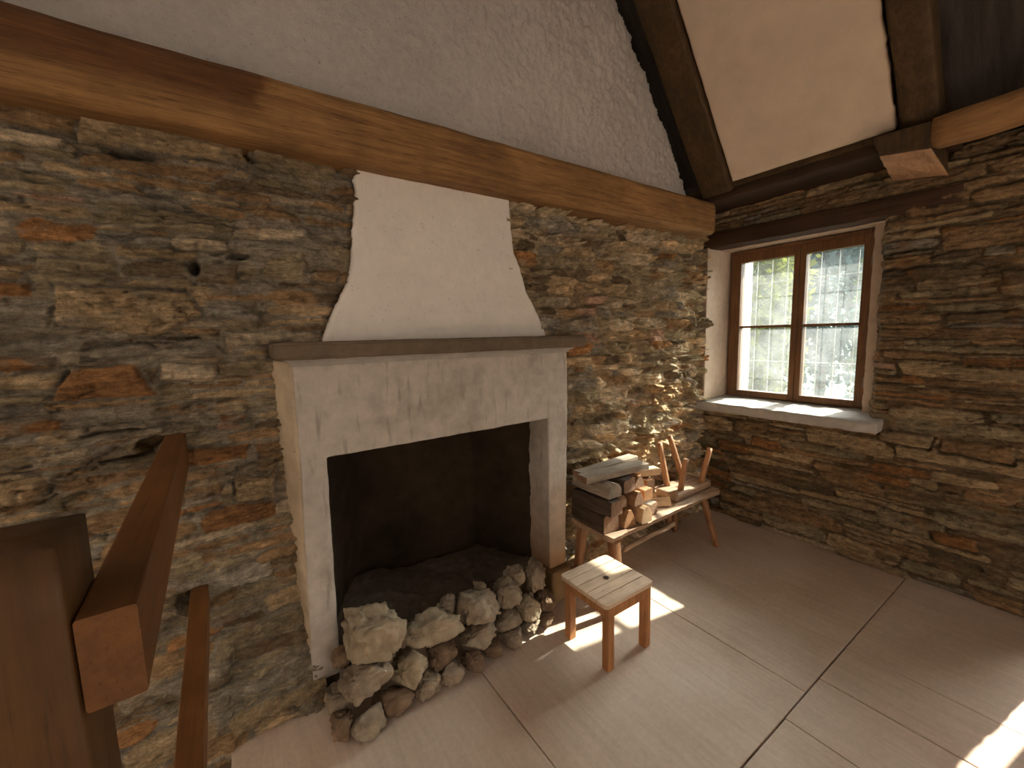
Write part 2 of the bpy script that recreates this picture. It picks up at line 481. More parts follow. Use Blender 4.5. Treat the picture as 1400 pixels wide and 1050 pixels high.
def grid_wall(name, P, keep, COL, mat, back_axis, back):
    """P: (nv,nu,3) positions, keep: (nv-1,nu-1) face mask; boundary is extruded back to give thickness"""
    nv, nu = P.shape[:2]
    idx = np.arange(nv * nu).reshape(nv, nu)
    q = np.stack([idx[:-1, :-1], idx[:-1, 1:], idx[1:, 1:], idx[1:, :-1]], -1)[keep]
    used, inv = np.unique(q, return_inverse=True)
    q = inv.reshape(q.shape)
    verts = P.reshape(-1, 3)[used]; cols = COL.reshape(-1, 3)[used]
    e = np.concatenate([q[:, [0, 1]], q[:, [1, 2]], q[:, [2, 3]], q[:, [3, 0]]])
    key = np.sort(e, 1); _, ix, cnt = np.unique(key[:, 0].astype(np.int64) * len(verts) + key[:, 1], return_index=True, return_counts=True)
    be = e[ix[cnt == 1]]
    bv, binv = np.unique(be, return_inverse=True); binv = binv.reshape(be.shape)
    bp = verts[bv].copy(); bp[:, back_axis] = back
    n0 = len(verts)
    sk = np.stack([be[:, 1], be[:, 0], binv[:, 0] + n0, binv[:, 1] + n0], -1)
    verts = np.concatenate([verts, bp]); cols = np.concatenate([cols, cols[bv]])
    faces = np.concatenate([q, sk])
    me = bpy.data.meshes.new(name)
    me.vertices.add(len(verts)); me.vertices.foreach_set('co', verts.astype(np.float32).ravel())
    me.loops.add(faces.size); me.loops.foreach_set('vertex_index', faces.astype(np.int32).ravel())
    me.polygons.add(len(faces)); me.polygons.foreach_set('loop_start', np.arange(0, faces.size, 4, dtype=np.int32))
    sm = np.ones(len(faces), bool); me.polygons.foreach_set('use_smooth', sm)
    me.update(calc_edges=True); me.validate()
    ca = me.color_attributes.new('Col', 'FLOAT_COLOR', 'POINT')
    ca.data.foreach_set('color', np.concatenate([cols, np.ones((len(cols), 1))], 1).astype(np.float32).ravel())
    me.materials.append(mat)
    o = bpy.data.objects.new(name, me)
    C.objects.link(o)
    o['kind'] = 'structure'
    return o

def seg(*parts):
    out = []
    for a, b, s in parts: out.append(np.arange(a, b - s * .5, s))
    out.append(np.array([parts[-1][1]]))
    return np.concatenate(out)

# ---- fireplace wall (plane Y ~ 2)
rng = np.random.default_rng(11)
us = seg((-2.4, -.95, .02), (-.95, .56, .0055), (.56, 1.34, .02), (1.34, 3.50, .0055))
vs = seg((-1.2, -.25, .02), (-.25, 2.44, .0055), (2.44, 2.50, .03))
LP = [Q for Q in layout(-2.5, .6, -1.2, 2.8, rng, .030, .105, .08, .26, .6, .14)]
RP = [Q for Q in layout(.6, 3.6, -1.2, 2.8, rng, .045, .105, .05, .17, .25, .16)]
feats = [
 ([(-.36, 2.262), (.13, 2.290), (.15, 2.375), (-.345, 2.362)], 'tan', .02),
 ([(-.36, 2.19), (.02, 2.20), (.10, 2.262), (-.34, 2.235)], 'brown', -.002),
 ([(-.47, 1.672), (-.20, 1.622), (-.062, 1.712), (-.11, 1.80), (-.46, 1.80)], 'tan', .028),
 ([(-.505, 1.425), (-.225, 1.405), (-.265, 1.53), (-.438, 1.535)], 'rust', .022),
 ([(-.70, 1.515), (-.455, 1.533), (-.476, 1.578), (-.70, 1.586)], 'rust', .015),
 ([(-.70, 1.755), (-.512, 1.76), (-.508, 1.808), (-.70, 1.81)], 'rust', .012),
 ([(-.40, 1.552), (.02, 1.555), (-.02, 1.612), (-.39, 1.604)], 'slate', .006),
 ([(-.22, 1.46), (-.05, 1.452), (-.03, 1.52), (-.20, 1.535)], 'buff', .012),
 ([(-.08, 1.83), (.06, 1.815), (.07, 1.91), (-.05, 1.90)], 'dark', .03),
 ([(-.02, .95), (.12, .93), (.13, 1.10), (.0, 1.12)], 'tan', .02),
 ([(-.18, 1.12), (.04, 1.13), (.05, 1.2), (-.17, 1.2)], 'rust', .012),
]
Hh, COL, U, V = relief(us, vs, LP, feats, rng, list(PAL), [.22, .2, .24, .05, .06, .13, .08, .02], 100, off=.014, tilt=.10)
H2, C2, U, V = relief(us, vs, RP, [], rng, list(PAL), [.24, .16, .24, .02, .14, .12, .06, .02], 150, off=.026, tilt=.40, depth=.055, edge=.008, strata=.004, chip=.016, smear=.3, crack=.02, crackv=7, flake=.006, facet=.030, fscale=(15, 21), dry=.6, albedo=1.85, mortar=srgb(136, 120, 96))  # albedo raised on these stones: window light put into their colour
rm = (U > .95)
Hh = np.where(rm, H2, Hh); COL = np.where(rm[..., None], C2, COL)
for (cx, cz, rx, rz, sl_, dp_) in ((-.225, 2.253, .075, .013, .02, .14), (-.08, 1.885, .02, .028, 0, .09), (.068, 1.935, .035, .014, .1, .09), (.125, 2.325, .009, .028, 0, .09), (-.255, 1.235, .05, .03, .1, .10), (-.20, .60, .05, .05, 0, .09), (-.13, 1.62, .05, .006, .05, .06), (-.36, 1.29, .09, .008, 0, .07), (-.30, 1.19, .11, .009, .03, .08)):
    q = np.sqrt(((U - cx) / rx) ** 2 + ((V - cz - sl_ * (U - cx)) / rz) ** 2) + .35 * fbm(U * 30, V * 50, 91, 3)
    Hh = Hh - dp_ * (1 - sstep(.7, 1.05, q))
right = sstep(1.4, 1.7, U)
base = (1.985 - .035 * sstep(1.3, .5, V) - .11 * sstep(.55, -.05, V)) * (1 - right) + right * (2.005 + .045 * sstep(2.9, 3.35, U))
P = np.stack([U, base - Hh, V], -1)
fx = .5 * (us[1:] + us[:-1]); fz = .5 * (vs[1:] + vs[:-1]); FX, FZ = np.meshgrid(fx, fz)
keep = ~((FX > .24) & (FX < 1.62) & (FZ < 1.56))
keep &= ~((FX > .56) & (FX < 1.33) & (FZ < 2.40))
keep &= ~((FX > -.05) & (FZ < -.05))
keep &= ~((FX > 3.41) & (FZ > .955) & (FZ < 2.31))
grid_wall('wall_left', P, keep, COL, M['stone'], 1, 2.62)

# ---- window wall (plane X ~ 3.45)
rng = np.random.default_rng(23)
us = seg((-3.2, -1.1, .03), (-1.1, .1, .012), (.1, 2.16, .0055))
vs = seg((-.02, 2.6, .0055))
BP = layout(-3.3, 2.3, -.05, 1.0, rng, .05, .13, .12, .34, .5, .12) + layout(-3.3, 2.3, 1.0, 2.7, rng, .035, .10, .12, .34, .6, .10)
bfe = [([(.38, .30), (.56, .29), (.58, .36), (.40, .38)], 'rust', .015),
       ([(.62, .86), (.86, .87), (.85, .94), (.60, .95)], 'tan', .02),
       ([(.30, .84), (.58, .86), (.57, .94), (.30, .95)], 'brown', .02),
       ([(1.42, .66), (1.66, .67), (1.64, .76), (1.44, .74)], 'rust', .012)]
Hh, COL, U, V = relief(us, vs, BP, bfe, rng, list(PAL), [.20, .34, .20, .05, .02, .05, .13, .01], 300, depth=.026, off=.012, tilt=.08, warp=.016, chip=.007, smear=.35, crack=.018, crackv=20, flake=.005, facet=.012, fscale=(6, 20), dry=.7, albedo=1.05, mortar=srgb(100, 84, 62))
Hh = Hh - .05 * sstep(.05, -.01, V)
X = 3.44 - Hh
# stones round off into the window reveal
ye = .925 + .014 * fbm(V * 14, V * 0 + 3.3, 77, 3)
X = X + .05 * np.where((V > .98) & (V < 2.3), sstep(.035, 0, np.abs(U - ye)), 0)
P = np.stack([X, U, V], -1)
# snap the reveal edge to a wavy line of stone ends
ci = np.argmin(np.abs(us - .925))
P[:, ci, 1] = np.where((vs > .98) & (vs < 2.3), ye[:, ci], P[:, ci, 1])
FY, FZ = np.meshgrid(.5 * (us[1:] + us[:-1]), .5 * (vs[1:] + vs[:-1]))
keep = ~((FY > us[ci]) & (FY < 2.07) & (FZ > .985) & (FZ < 2.29))
keep &= ~((FY > -.98) & (FY < -.012) & (FZ < 2.06))
keep &= ~((FY > -2.80) & (FY < -1.45) & (FZ > .8) & (FZ < 2.30))
grid_wall('wall_right', P, keep, COL, M['stone'], 0, 4.0)

# closing walls behind and beside the camera
def struct(name, v, f, mat, smooth=False):
    o = mesh_obj(name, v, f, mat, None, smooth); o['kind'] = 'structure'; return o

# ---- floor: boarded sheets with narrow open seams, over a dark subfloor
gap = .0035
sheets = [(-.12, .88, .678, 2.05), (.88, 1.995, .676, 2.05), (1.995, 2.46, .677, 2.05), (2.46, 3.5, .677, 2.05),
          (-.12, .83, -3.2, .674), (.83, 1.785, -3.2, .671), (1.785, 2.13, -3.2, .673), (2.13, 2.45, -3.2, .673), (2.45, 3.5, -3.2, .674)]
rs = random.Random(3); fl = []
for (x0, x1, y0, y1) in sheets:
    fl.append(box(x0 + gap / 2, x1 - gap / 2, y0 + .0012, y1 - .0012, -.025, rs.uniform(-.0015, .0)))
fl.append(box(-.12, 3.5, -3.2, 2.05, -.20, -.0255))
v, f = merge(fl)
fo = struct('floor', v, f, M['floor']); bevel_obj(fo, .002, 1)
fo.data.materials.append(M['floor_dark'])
for p in fo.data.polygons:
    if p.index >= len(sheets) * 6: p.material_index = 1
struct('floor_lower', *box(-2.6, 3.9, -3.2, 2.62, -2.75, -2.6), M['floor_dark'])

# ---- roof slope, gable
SL = -1.3106
PX, PZ = 3.0763, 2.6605                      # a point of the soffit plane
NRM = Vector((-SL, 0, 1)).normalized()       # upwards out of the room
def roof(x, y, off=0):                       # off: distance below the soffit
    return Vector((x, y, PZ + SL * (x - PX))) - NRM * off
RX = .75                                     # ridge
ridge = roof(RX, 0)
# boarded soffit (both slopes)
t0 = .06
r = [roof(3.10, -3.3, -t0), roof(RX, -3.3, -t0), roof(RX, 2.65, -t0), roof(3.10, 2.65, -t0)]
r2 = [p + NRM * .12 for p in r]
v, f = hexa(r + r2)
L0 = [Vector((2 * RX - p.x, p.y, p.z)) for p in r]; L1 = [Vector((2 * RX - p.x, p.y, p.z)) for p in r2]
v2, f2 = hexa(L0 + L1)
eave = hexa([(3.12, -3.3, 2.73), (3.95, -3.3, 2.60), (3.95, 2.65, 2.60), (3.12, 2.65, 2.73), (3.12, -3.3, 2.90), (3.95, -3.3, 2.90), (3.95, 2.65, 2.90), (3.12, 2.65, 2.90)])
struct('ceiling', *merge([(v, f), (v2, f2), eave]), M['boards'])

def soffit_panel(name, y0, y1, rag=(.0, .0), lowx=3.07):
    us = np.linspace(RX + .02, lowx, 150); ws = np.linspace(y0, y1, 90)
    vsx = []; fs = []
    nz = np.array([[mnoise.noise(Vector((x * 3, y * 3, 2.0))) * .006 + mnoise.noise(Vector((x * 17, y * 17, 5.0))) * .0012 for y in ws] for x in us])
    for i, x in enumerate(us):
        e0 = rag[0] * (mnoise.noise(Vector((x * 22, 1, 1))) + .6 * mnoise.noise(Vector((x * 60, 4, 1)))); e1 = rag[1] * mnoise.noise(Vector((x * 22, 9, 1)))
        for j, y in enumerate(ws):
            tt = j / (len(ws) - 1)
            p = roof(x, y + e0 * (1 - tt) ** 8 + e1 * tt ** 8, nz[i, j] + .004)
            vsx.append(p)
    n = len(ws)
    for i in range(len(us) - 1):
        for j in range(n - 1):
            a = i * n + j; fs.append((a, a + n, a + n + 1, a + 1))
    o = mesh_obj(name, vsx, fs, M['ceiling'], bpy.data.objects['ceiling'], True)
    m = o.modifiers.new('thick', 'SOLIDIFY'); m.thickness = .045; m.offset = -1
    return o
pn = soffit_panel('plaster_panel', .785, 1.652, (.010, .003))
pn['label'] = 'white plastered panel between the rafters'

# rafters
def rafter(y0, y1, off, label, seed, x0=3.10, top=RX + .15):
    p0 = roof(x0, (y0 + y1) / 2, off - .062); p1 = roof(top, (y0 + y1) / 2, off - .062)
    v, f = loft(p0, p1, y1 - y0, .124, .016, 40, .007, seed, up=NRM, sub=3, nscale=5)
    o = mesh_obj('rafter', v, f, M['rafter'], None, True)
    return tag(o, label, 'rafter')
rafter(1.665, 1.885, .085, 'old oak rafter beside the rough white gable plaster', 1)
rafter(.615, .765, .07, 'old oak rafter rising above the sawn beam stub', 2)

# gable wall: core with a roughcast plaster coat torn off along the rafter
core = [(-2.4, 2.12, 2.5), (3.3, 2.12, 2.5), (3.3, 2.12, 2.62), (3.08, 2.12, roof(3.08, 0, -.04).z), (RX, 2.12, roof(RX, 0, -.04).z), (2 * RX - 3.2, 2.12, roof(3.2, 0, -.04).z)]
n = len(core)
v = core + [(x, 2.62, z) for x, y, z in core]
f = [tuple(range(n)), tuple(range(2 * n - 1, n - 1, -1))] + [(i, i + n, (i + 1) % n + n, (i + 1) % n) for i in range(n)]
gab = struct('wall_gable', v, f, M['soot'])
us = seg((-2.4, -.2, .03), (-.2, 3.2, .0085)); ws = seg((2.5, 3.9, .0085), (3.9, 5.6, .04))
U, V = np.meshgrid(us, ws)
rough = .35 + .65 * sstep(.5, 2.4, U + .35 * (V - 2.6))
Yg = 2.0 + .006 * fbm(U * 2, V * 2, 5, 3) - rough * (.016 * np.maximum(fbm(U * 26, V * 26, 9, 4, .6), -.3) + .005 * fbm(U * 60, V * 60, 12, 2))
lim = PX + (V - PZ) / SL
edge = U - (lim - .012 + .035 * fbm(V * 9, V * 0, 31, 4) + .03 * fbm(V * 38, V * 0 + 2, 33, 3))
lim2 = (2 * RX - lim)
Yg = Yg + .035 * sstep(-.05, .01, edge)
P = np.stack([U, Yg, V], -1)
kk = (edge < 0) & (U > lim2)
keep = kk[:-1, :-1] & kk[1:, 1:] & kk[1:, :-1] & kk[:-1, 1:]
o = grid_wall('plaster_coat', P, keep, np.ones(P.shape), M['gable'], 1, 2.10)
del o['kind']; o.parent = gab; o['label'] = 'rough white roughcast plaster'

# timber along the walls
v, f = loft((-2.4, 1.98, 2.455), (3.19, 1.98, 2.452), .26, .235, .028, 160, .0045, 3, sub=4, nscale=4, endround=.12)
o = mesh_obj('wall_beam', v, f, M['beam'], None, True)
tag(o, 'long hewn oak beam running along the wall above the fireplace', 'beam')
o.location = (0, 0, 2.0); o.data.transform(Matrix.Translation((0, 0, -2.0)))
v, f = loft((3.30, 2.08, 2.64), (3.30, .60, 2.64), .40, .15, .006, 40, .004, 5, sub=3)
o = mesh_obj('wall_plate', v, f, M['plate'], None, True)
wp = o
v, f = loft((3.09, 2.06, 2.645), (3.09, .87, 2.645), .03, .05, .004, 30, .003, 9, sub=1)
mesh_obj('batten', v, f, M['rafter'], wp, True)
tag(o, 'dark oak wall plate on top of the window wall, under the white panel', 'beam')
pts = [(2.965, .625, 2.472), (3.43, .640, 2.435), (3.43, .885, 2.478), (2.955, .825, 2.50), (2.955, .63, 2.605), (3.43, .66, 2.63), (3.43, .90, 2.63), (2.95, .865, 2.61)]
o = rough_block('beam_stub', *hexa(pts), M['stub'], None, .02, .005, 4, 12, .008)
o.data.materials.append(M['rafter'])  # underside paler than the other faces: floor bounce put into the colour
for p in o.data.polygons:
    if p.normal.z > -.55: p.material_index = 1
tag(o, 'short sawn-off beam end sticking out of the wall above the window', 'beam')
v, f = loft((3.02, .622, 2.55), (2.80, -1.6, 2.56), .14, .135, .035, 40, .008, 8, taper=1.5, sub=2)
o = mesh_obj('side_beam', v, f, M['log_beam'], None, True)
tag(o, 'orange-brown beam running on beyond the sawn beam stub', 'beam')
v, f = loft((3.49, 2.08, 2.345), (3.50, .58, 2.328), .19, .13, .008, 40, .006, 6, sub=2, taper=.78)
o = mesh_obj('window_lintel', v, f, M['lintel'], None, True)
tag(o, 'dark wooden lintel beam lying over the window', 'lintel')

# ---- window
win = bpy.data.objects.new('window_1', None); win.location = (3.66, 1.49, 1.03); C.objects.link(win); win['kind'] = 'structure'
fx0, fx1 = 3.66, 3.73
def wb(name, parts, mat=M['frame'], parent=win, bev=.004):
    o = mesh_obj(name, *merge(parts), mat, parent); bevel_obj(o, bev, 2); return o
wb('window_frame', [box(fx0 + .012, fx1 + .02, 1.955, 1.99, 1.03, 2.265), box(fx0 + .012, fx1 + .02, .995, 1.03, 1.03, 2.265),
                    box(fx0 + .012, fx1 + .02, 1.03, 1.955, 2.225, 2.265), box(fx0 + .012, fx1 + .02, 1.03, 1.955, 1.03, 1.06)])
def sash(y0, y1, gy0, gy1):
    s = wb('sash', [box(fx0, fx1, y0, gy0, 1.04, 2.235), box(fx0, fx1, gy1, y1, 1.04, 2.235),
                    box(fx0 + .001, fx1, gy0, gy1, 2.165, 2.235), box(fx0 + .001, fx1, gy0, gy1, 1.04, 1.085)])
    wb('muntin', [box(fx0 + .012, fx1 - .008, gy0, gy1, 1.617, 1.637)], parent=s, bev=.003)
    wb('glass_pane', [box(fx0 + .035, fx0 + .039, gy0 - .005, gy1 + .005, 1.08, 2.17)], M['glass'], s, 0.0001)
    hy = y1 if y1 > 1.7 else y0
    return s
sl = sash(1.455, 1.975, 1.495, 1.895); sr = sash(1.01, 1.452, 1.068, 1.412)
for zz in (1.22, 2.05):
    v, f = loft((fx0 - .006, 1.012, zz - .035), (fx0 - .006, 1.012, zz + .035), .014, .014, .005, 2)
    mesh_obj('hinge', v, f, M['iron'], sr, True)
# plaster reveal: cheeks, soffit
rv = merge([hexa([(3.38, 2.03, 1.0), (3.74, 2.0, 1.0), (3.74, 2.09, 1.0), (3.40, 2.09, 1.0), (3.38, 2.03, 2.29), (3.74, 2.0, 2.29), (3.74, 2.09, 2.29), (3.40, 2.09, 2.29)])])
rough_block('reveal_plaster', *rv, M['reveal'], win, .03, .002, 3, 9, .006)
o = rough_block('outer_reveal', *hexa([(3.75, 1.988, 1.0), (4.0, 1.965, 1.0), (4.0, 2.09, 1.0), (3.75, 2.09, 1.0), (3.75, 1.988, 2.29), (4.0, 1.965, 2.29), (4.0, 2.09, 2.29), (3.75, 2.09, 2.29)]), M['render_white'], win, .04, .002, 8, 14, .006)
o['label'] = 'bright white outer cheek of the window opening'
rough_block('reveal_plaster', *box(3.60, 3.76, .90, 1.0, 1.0, 2.29), M['reveal'], win, .03, .004, 5, 16, .006)
rough_block('reveal_plaster', *box(3.56, 3.92, .88, 2.09, 2.272, 2.35), M['reveal'], win, .03, .004, 6, 16, .006)
si = hexa([(3.335, .845, .925), (3.92, .86, .95), (3.92, 2.09, .95), (3.335, 2.075, .925), (3.335, .845, 1.0), (3.92, .86, 1.045), (3.92, 2.09, 1.045), (3.335, 2.075, 1.0)])
o = rough_block('window_sill', *si, M['sill'], win, .025, .007, 7, 14, .012)
o['label'] = 'thick pale grey stone sill'
# iron grille outside
gr = thing('window_grille', (3.84, 1.5, 1.0), 'thin iron bar grille fixed outside the window panes', 'grille')
for y in np.arange(1.03, 2.0, .118):
    v, f = loft((3.86, y, 1.04), (3.86, y, 2.28), .006, .006, .002, 2); mesh_obj('upright_bar', v, f, M['iron'], gr, True)
for z in (1.33, 2.0):
    v, f = loft((3.872, 1.0, z), (3.872, 2.0, z), .006, .006, .002, 2); mesh_obj('cross_bar', v, f, M['iron'], gr, True)

# door out of the frame on the same wall, standing a hand's width ajar
dr = bpy.data.objects.new('door_1', None); dr.location = (3.6, -.5, 0); C.objects.link(dr); dr['kind'] = 'structure'
o = mesh_obj('door_leaf', *merge([box(3.60, 3.64, -.98 + i * .1458, -.98 + i * .1458 + .1438, .005, 2.05) for i in range(6)]), M['door'], dr); bevel_obj(o, .004)

# unseen window, added further along the same wall to light the room
w2 = bpy.data.objects.new('window_added', None); w2.location = (3.66, -2.05, .8); C.objects.link(w2); w2['kind'] = 'structure'
for a, b in ((-2.80, -2.125), (-2.125, -1.45)):
    wb('sash', [box(fx0, fx1, a, a + .06, .8, 2.30), box(fx0, fx1, b - .06, b, .8, 2.30), box(fx0 + .001, fx1, a + .06, b - .06, 2.24, 2.30), box(fx0 + .001, fx1, a + .06, b - .06, .8, .86), box(fx0 + .01, fx1 - .01, a + .06, b - .06, 1.51, 1.53)], parent=w2)

# ---- fireplace
FP = thing('fireplace', (.93, 1.95, 0), 'grey plastered open fireplace with mantel shelf and white tapering hood', 'fireplace')
# left jamb: front post plus a splayed side cheek running back into the stones
ck = hexa([(.1885, 1.885, .0), (.215, 1.885, .0), (.22, 2.14, .0), (.150, 2.14, .0), (.206, 1.885, 1.52), (.235, 1.885, 1.52), (.24, 2.14, 1.52), (.072, 2.14, 1.52)])
o = rough_block('side_cheek', *ck, M['surround_side'], FP, .022, .007, 12, 12, .01)
o['label'] = 'brownish plastered side of the left jamb'
o = rough_block('jamb_base', *hexa([(.225, 1.885, 0), (.285, 1.885, 0), (.29, 2.05, 0), (.22, 2.05, 0), (.20, 1.88, .125), (.295, 1.88, .125), (.295, 2.05, .125), (.20, 2.05, .125)]), M['soot'], FP, .02, .012, 13, 16, .012)
o['label'] = 'broken dark foot of the left jamb'
def rj_mat():
    t = NT('right_jamb_plaster'); v = t.coords()
    n3 = t.noise(v, 16, 5, .6); n1 = t.noise(v, 5, 5, .6)
    tc = t.n('ShaderNodeTexCoord'); sp = t.n('ShaderNodeSeparateXYZ'); t.l(tc.outputs['Object'], sp.inputs[0])
    ad = t.n('ShaderNodeMath', operation='MULTIPLY_ADD'); t.l(n1, ad.inputs[0]); ad.inputs[1].default_value = .5; t.l(sp.outputs[2], ad.inputs[2])
    st = t.ramp(ad.outputs[0], [(.45, rgbgrey(.8)), (.95, rgbgrey(0))])
    rx = t.ramp(sp.outputs[0], [(.9, rgbgrey(0)), (1.0, rgbgrey(1))]); st = t.mix(st, rx, 1.0, 'MULTIPLY')
    n4 = t.noise(v, 90, 4, .65); n5 = t.noise(t.coords((30, 30, 5)), 1, 5, .6)
    c = t.mix(srgb(186, 175, 163), t.ramp(n3, [(.3, rgbgrey(.85)), (.7, rgbgrey(1.1))]), 1.0, 'MULTIPLY')
    c = t.mix(c, srgb(178, 132, 88), st)
    c = t.mix(c, srgb(120, 108, 94), t.ramp(n5, [(.56, rgbgrey(0)), (.7, rgbgrey(.5))]))
    c = t.mix(c, srgb(128, 116, 102), t.ramp(n1, [(.5, rgbgrey(0)), (.7, rgbgrey(.45))]))
    t.bsdf(c, .9, t.mix(n3, n4, .5), .2, .8, .006)
    return t.m
A = [(.188, .115), (.302, .115), (.3125, 1.104), (.211, 1.104), (.313, 1.50), (.211, 1.50), (1.519, 1.113), (1.52, 1.50), (1.667, 1.113), (1.667, 1.50), (1.516, .178), (1.642, .178)]
Qs = [(0, 1, 2, 3), (3, 2, 4, 5), (2, 6, 7, 4), (6, 8, 9, 7), (10, 11, 8, 6)]
n = len(A); v = [(x, 1.87, z) for x, z in A] + [(x, 2.08, z) for x, z in A]
f = [q for q in Qs] + [tuple(i + n for i in reversed(q)) for q in Qs]
ed = {}
for q in Qs:
    for i in range(4):
        e = (q[i], q[(i + 1) % 4]); k_ = tuple(sorted(e)); ed[k_] = None if k_ in ed else e
f += [(e[1], e[0], e[0] + n, e[1] + n) for e in ed.values() if e]
o = rough_block('surround', v, f, rj_mat(), FP, .022, .0026, 14, 14, .008)
o['label'] = 'grey plastered jambs and breast, rusty stain at the right foot'
o = rough_block('plinth_block', *hexa([(1.485, 1.80, .0), (1.655, 1.80, .0), (1.665, 2.1, .0), (1.50, 2.08, .0), (1.505, 1.83, .172), (1.65, 1.835, .172), (1.66, 2.1, .172), (1.51, 2.08, .172)]), M['pedestal'], FP, .02, .01, 15, 12, .014)
o['label'] = 'brown stone block under the right jamb'
# mantel: moulded shelf swept round three sides
def mantel(profile, x0, x1, yb, name, mat):
    V = []; F = []
    path = [(x0, yb, (-1, 0)), (x0, 1.87, (-1, -1)), (x1, 1.87, (1, -1)), (x1, yb, (1, 0))]
    nseg = []
    for k in range(3):
        a, b = path[k], path[k + 1]; m = 40 if k == 1 else 6
        for i in range(m + (1 if k == 2 else 0)):
            t = i / m
            if i == 0: d = a[2]
            elif i == m: d = b[2]
            else: d = ((-1, 0), (0, -1), (1, 0))[k]
            nseg.append((a[0] + (b[0] - a[0]) * t, a[1] + (b[1] - a[1]) * t, d))
    for (x, y, d) in nseg:
        for (o_, z) in profile:
            q = Vector((x + d[0] * o_, y + d[1] * o_, z))
            nv = mnoise.noise_vector(q * 14) * .003 + mnoise.noise_vector(q * 45) * .0015
            V.append(q + nv)
    k = len(profile)
    for i in range(len(nseg) - 1):
        for j in range(k - 1):
            a = i * k + j; F.append((a, a + 1, a + k + 1, a + k))
    # top lid
    c0 = len(V)
    top = [i * k + k - 1 for i in range(len(nseg))]
    F.append(tuple(reversed(top)))
    bot = [i * k for i in range(len(nseg))]
    F.append(tuple(bot))
    return mesh_obj(name, V, F, mat, FP, False)
o = mantel([(-.02, 1.50), (.006, 1.497), (.010, 1.505), (.016, 1.512), (.030, 1.519), (.034, 1.5235)], .21, 1.665, 2.1, 'bed_moulding', M['surround'])
o = mantel([(.0, 1.524), (.058, 1.524), (.063, 1.528), (.067, 1.534), (.069, 1.539), (.069, 1.580), (.065, 1.585), (.065, 1.590), (.060, 1.594), (-.01, 1.594)], .213, 1.685, 2.1, 'mantel_shelf', M['mantel'])
o['label'] = 'darker projecting mantel shelf'
# hood
hl = [(.528, 2.36), (.516, 2.18), (.498, 2.06), (.485, 1.94), (.463, 1.86), (.43, 1.79), (.385, 1.71), (.352, 1.63), (.335, 1.575)]
hr = [(1.344, 2.367), (1.353, 2.182), (1.363, 2.058), (1.397, 1.981), (1.436, 1.844), (1.48, 1.774), (1.539, 1.665), (1.571, 1.597), (1.575, 1.575)]
def interp(pts, z):
    p = sorted([(b, a) for a, b in pts]); zs = [q[0] for q in p]; xs = [q[1] for q in p]
    return float(np.interp(z, zs, xs))
V = []; F = []; NZ, NX = 90, 110
for i in range(NZ + 1):
    z = 1.57 + (2.37 - 1.57) * i / NZ
    a = interp(hl, z) + .007 * mnoise.noise(Vector((z * 22, 0, 3))) + .004 * mnoise.noise(Vector((z * 70, 0, 3))); b = interp(hr, z) + .004 * mnoise.noise(Vector((z * 25, 5, 3)))
    for j in range(NX + 1):
        x = a + (b - a) * j / NX
        y = 1.93 + .035 * (i / NZ) + .004 * mnoise.noise(Vector((x * 5, z * 5, 1))) + .0012 * mnoise.noise(Vector((x * 40, z * 40, 1)))
        e = min(j, NX - j) / NX
        y += .02 * max(0, 1 - e / .012) ** 2
        V.append((x, y, z))
for i in range(NZ):
    for j in range(NX):
        a = i * (NX + 1) + j; F.append((a, a + 1, a + NX + 2, a + NX + 1))
o = mesh_obj('hood', V, F, M['hood'], FP, True)
m = o.modifiers.new('thick', 'SOLIDIFY'); m.thickness = .09; m.offset = -1
o['label'] = 'white plastered chimney hood tapering upwards'
# firebox: splayed sooty sides, back and throat
fb = [(.30, 2.02), (.55, 2.44), (1.295, 2.42), (1.522, 2.05)]
V = []; F = []
ring = []
for k in range(3):
    (xa, ya), (xb, yb) = fb[k], fb[k + 1]
    m = 24
    for i in range(m + (1 if k == 2 else 0)):
        t = i / m; ring.append((xa + (xb - xa) * t, ya + (yb - ya) * t))
NZ = 40
for i in range(NZ + 1):
    z = .0 + 1.42 * i / NZ
    for (x, y) in ring:
        q = Vector((x, y, z)); nv = mnoise.noise_vector(q * 9) * .012 + mnoise.noise_vector(q * 28) * .005
        lean = -.25 * max(0, z - 1.0) * (1 if y > 2.3 else .4)
        V.append(q + nv + Vector((0, lean, 0)))
k = len(ring)
for i in range(NZ):
    for j in range(k - 1):
        a = i * k + j; F.append((a, a + k, a + k + 1, a + 1))
o = mesh_obj('firebox', V, F, M['soot'], FP, True); m = o.modifiers.new('thick', 'SOLIDIFY'); m.thickness = .06; m.offset = 1
o['label'] = 'soot-blackened splayed firebox walls'
rough_block('throat', *box(.30, 1.53, 2.0, 2.5, 1.38, 1.46), M['soot'], FP, .06, .01, 17, 8, .01)
us = np.linspace(.33, 1.50, 70); ws = np.linspace(1.936, 2.40, 44); V = []; F = []
for y in ws:
    for x in us:
        z = .155 + .06 * (y - 1.85) + .10 * math.exp(-((x - .45) / .28) ** 2 - ((y - 2.25) / .25) ** 2) + .018 * mnoise.noise(Vector((x * 7, y * 7, 0))) + .012 * mnoise.noise(Vector((x * 22, y * 22, 0)))
        V.append((x, y, z))
n = len(us)
for j in range(len(ws) - 1):
    for i in range(n - 1):
        a = j * n + i; F.append((a, a + 1, a + n + 1, a + n))
o = mesh_obj('ash_bed', V, F, M['ash'], FP, True); m = o.modifiers.new('thick', 'SOLIDIFY'); m.thickness = .12; m.offset = -1
o['label'] = 'grey ash covering the hearth floor'

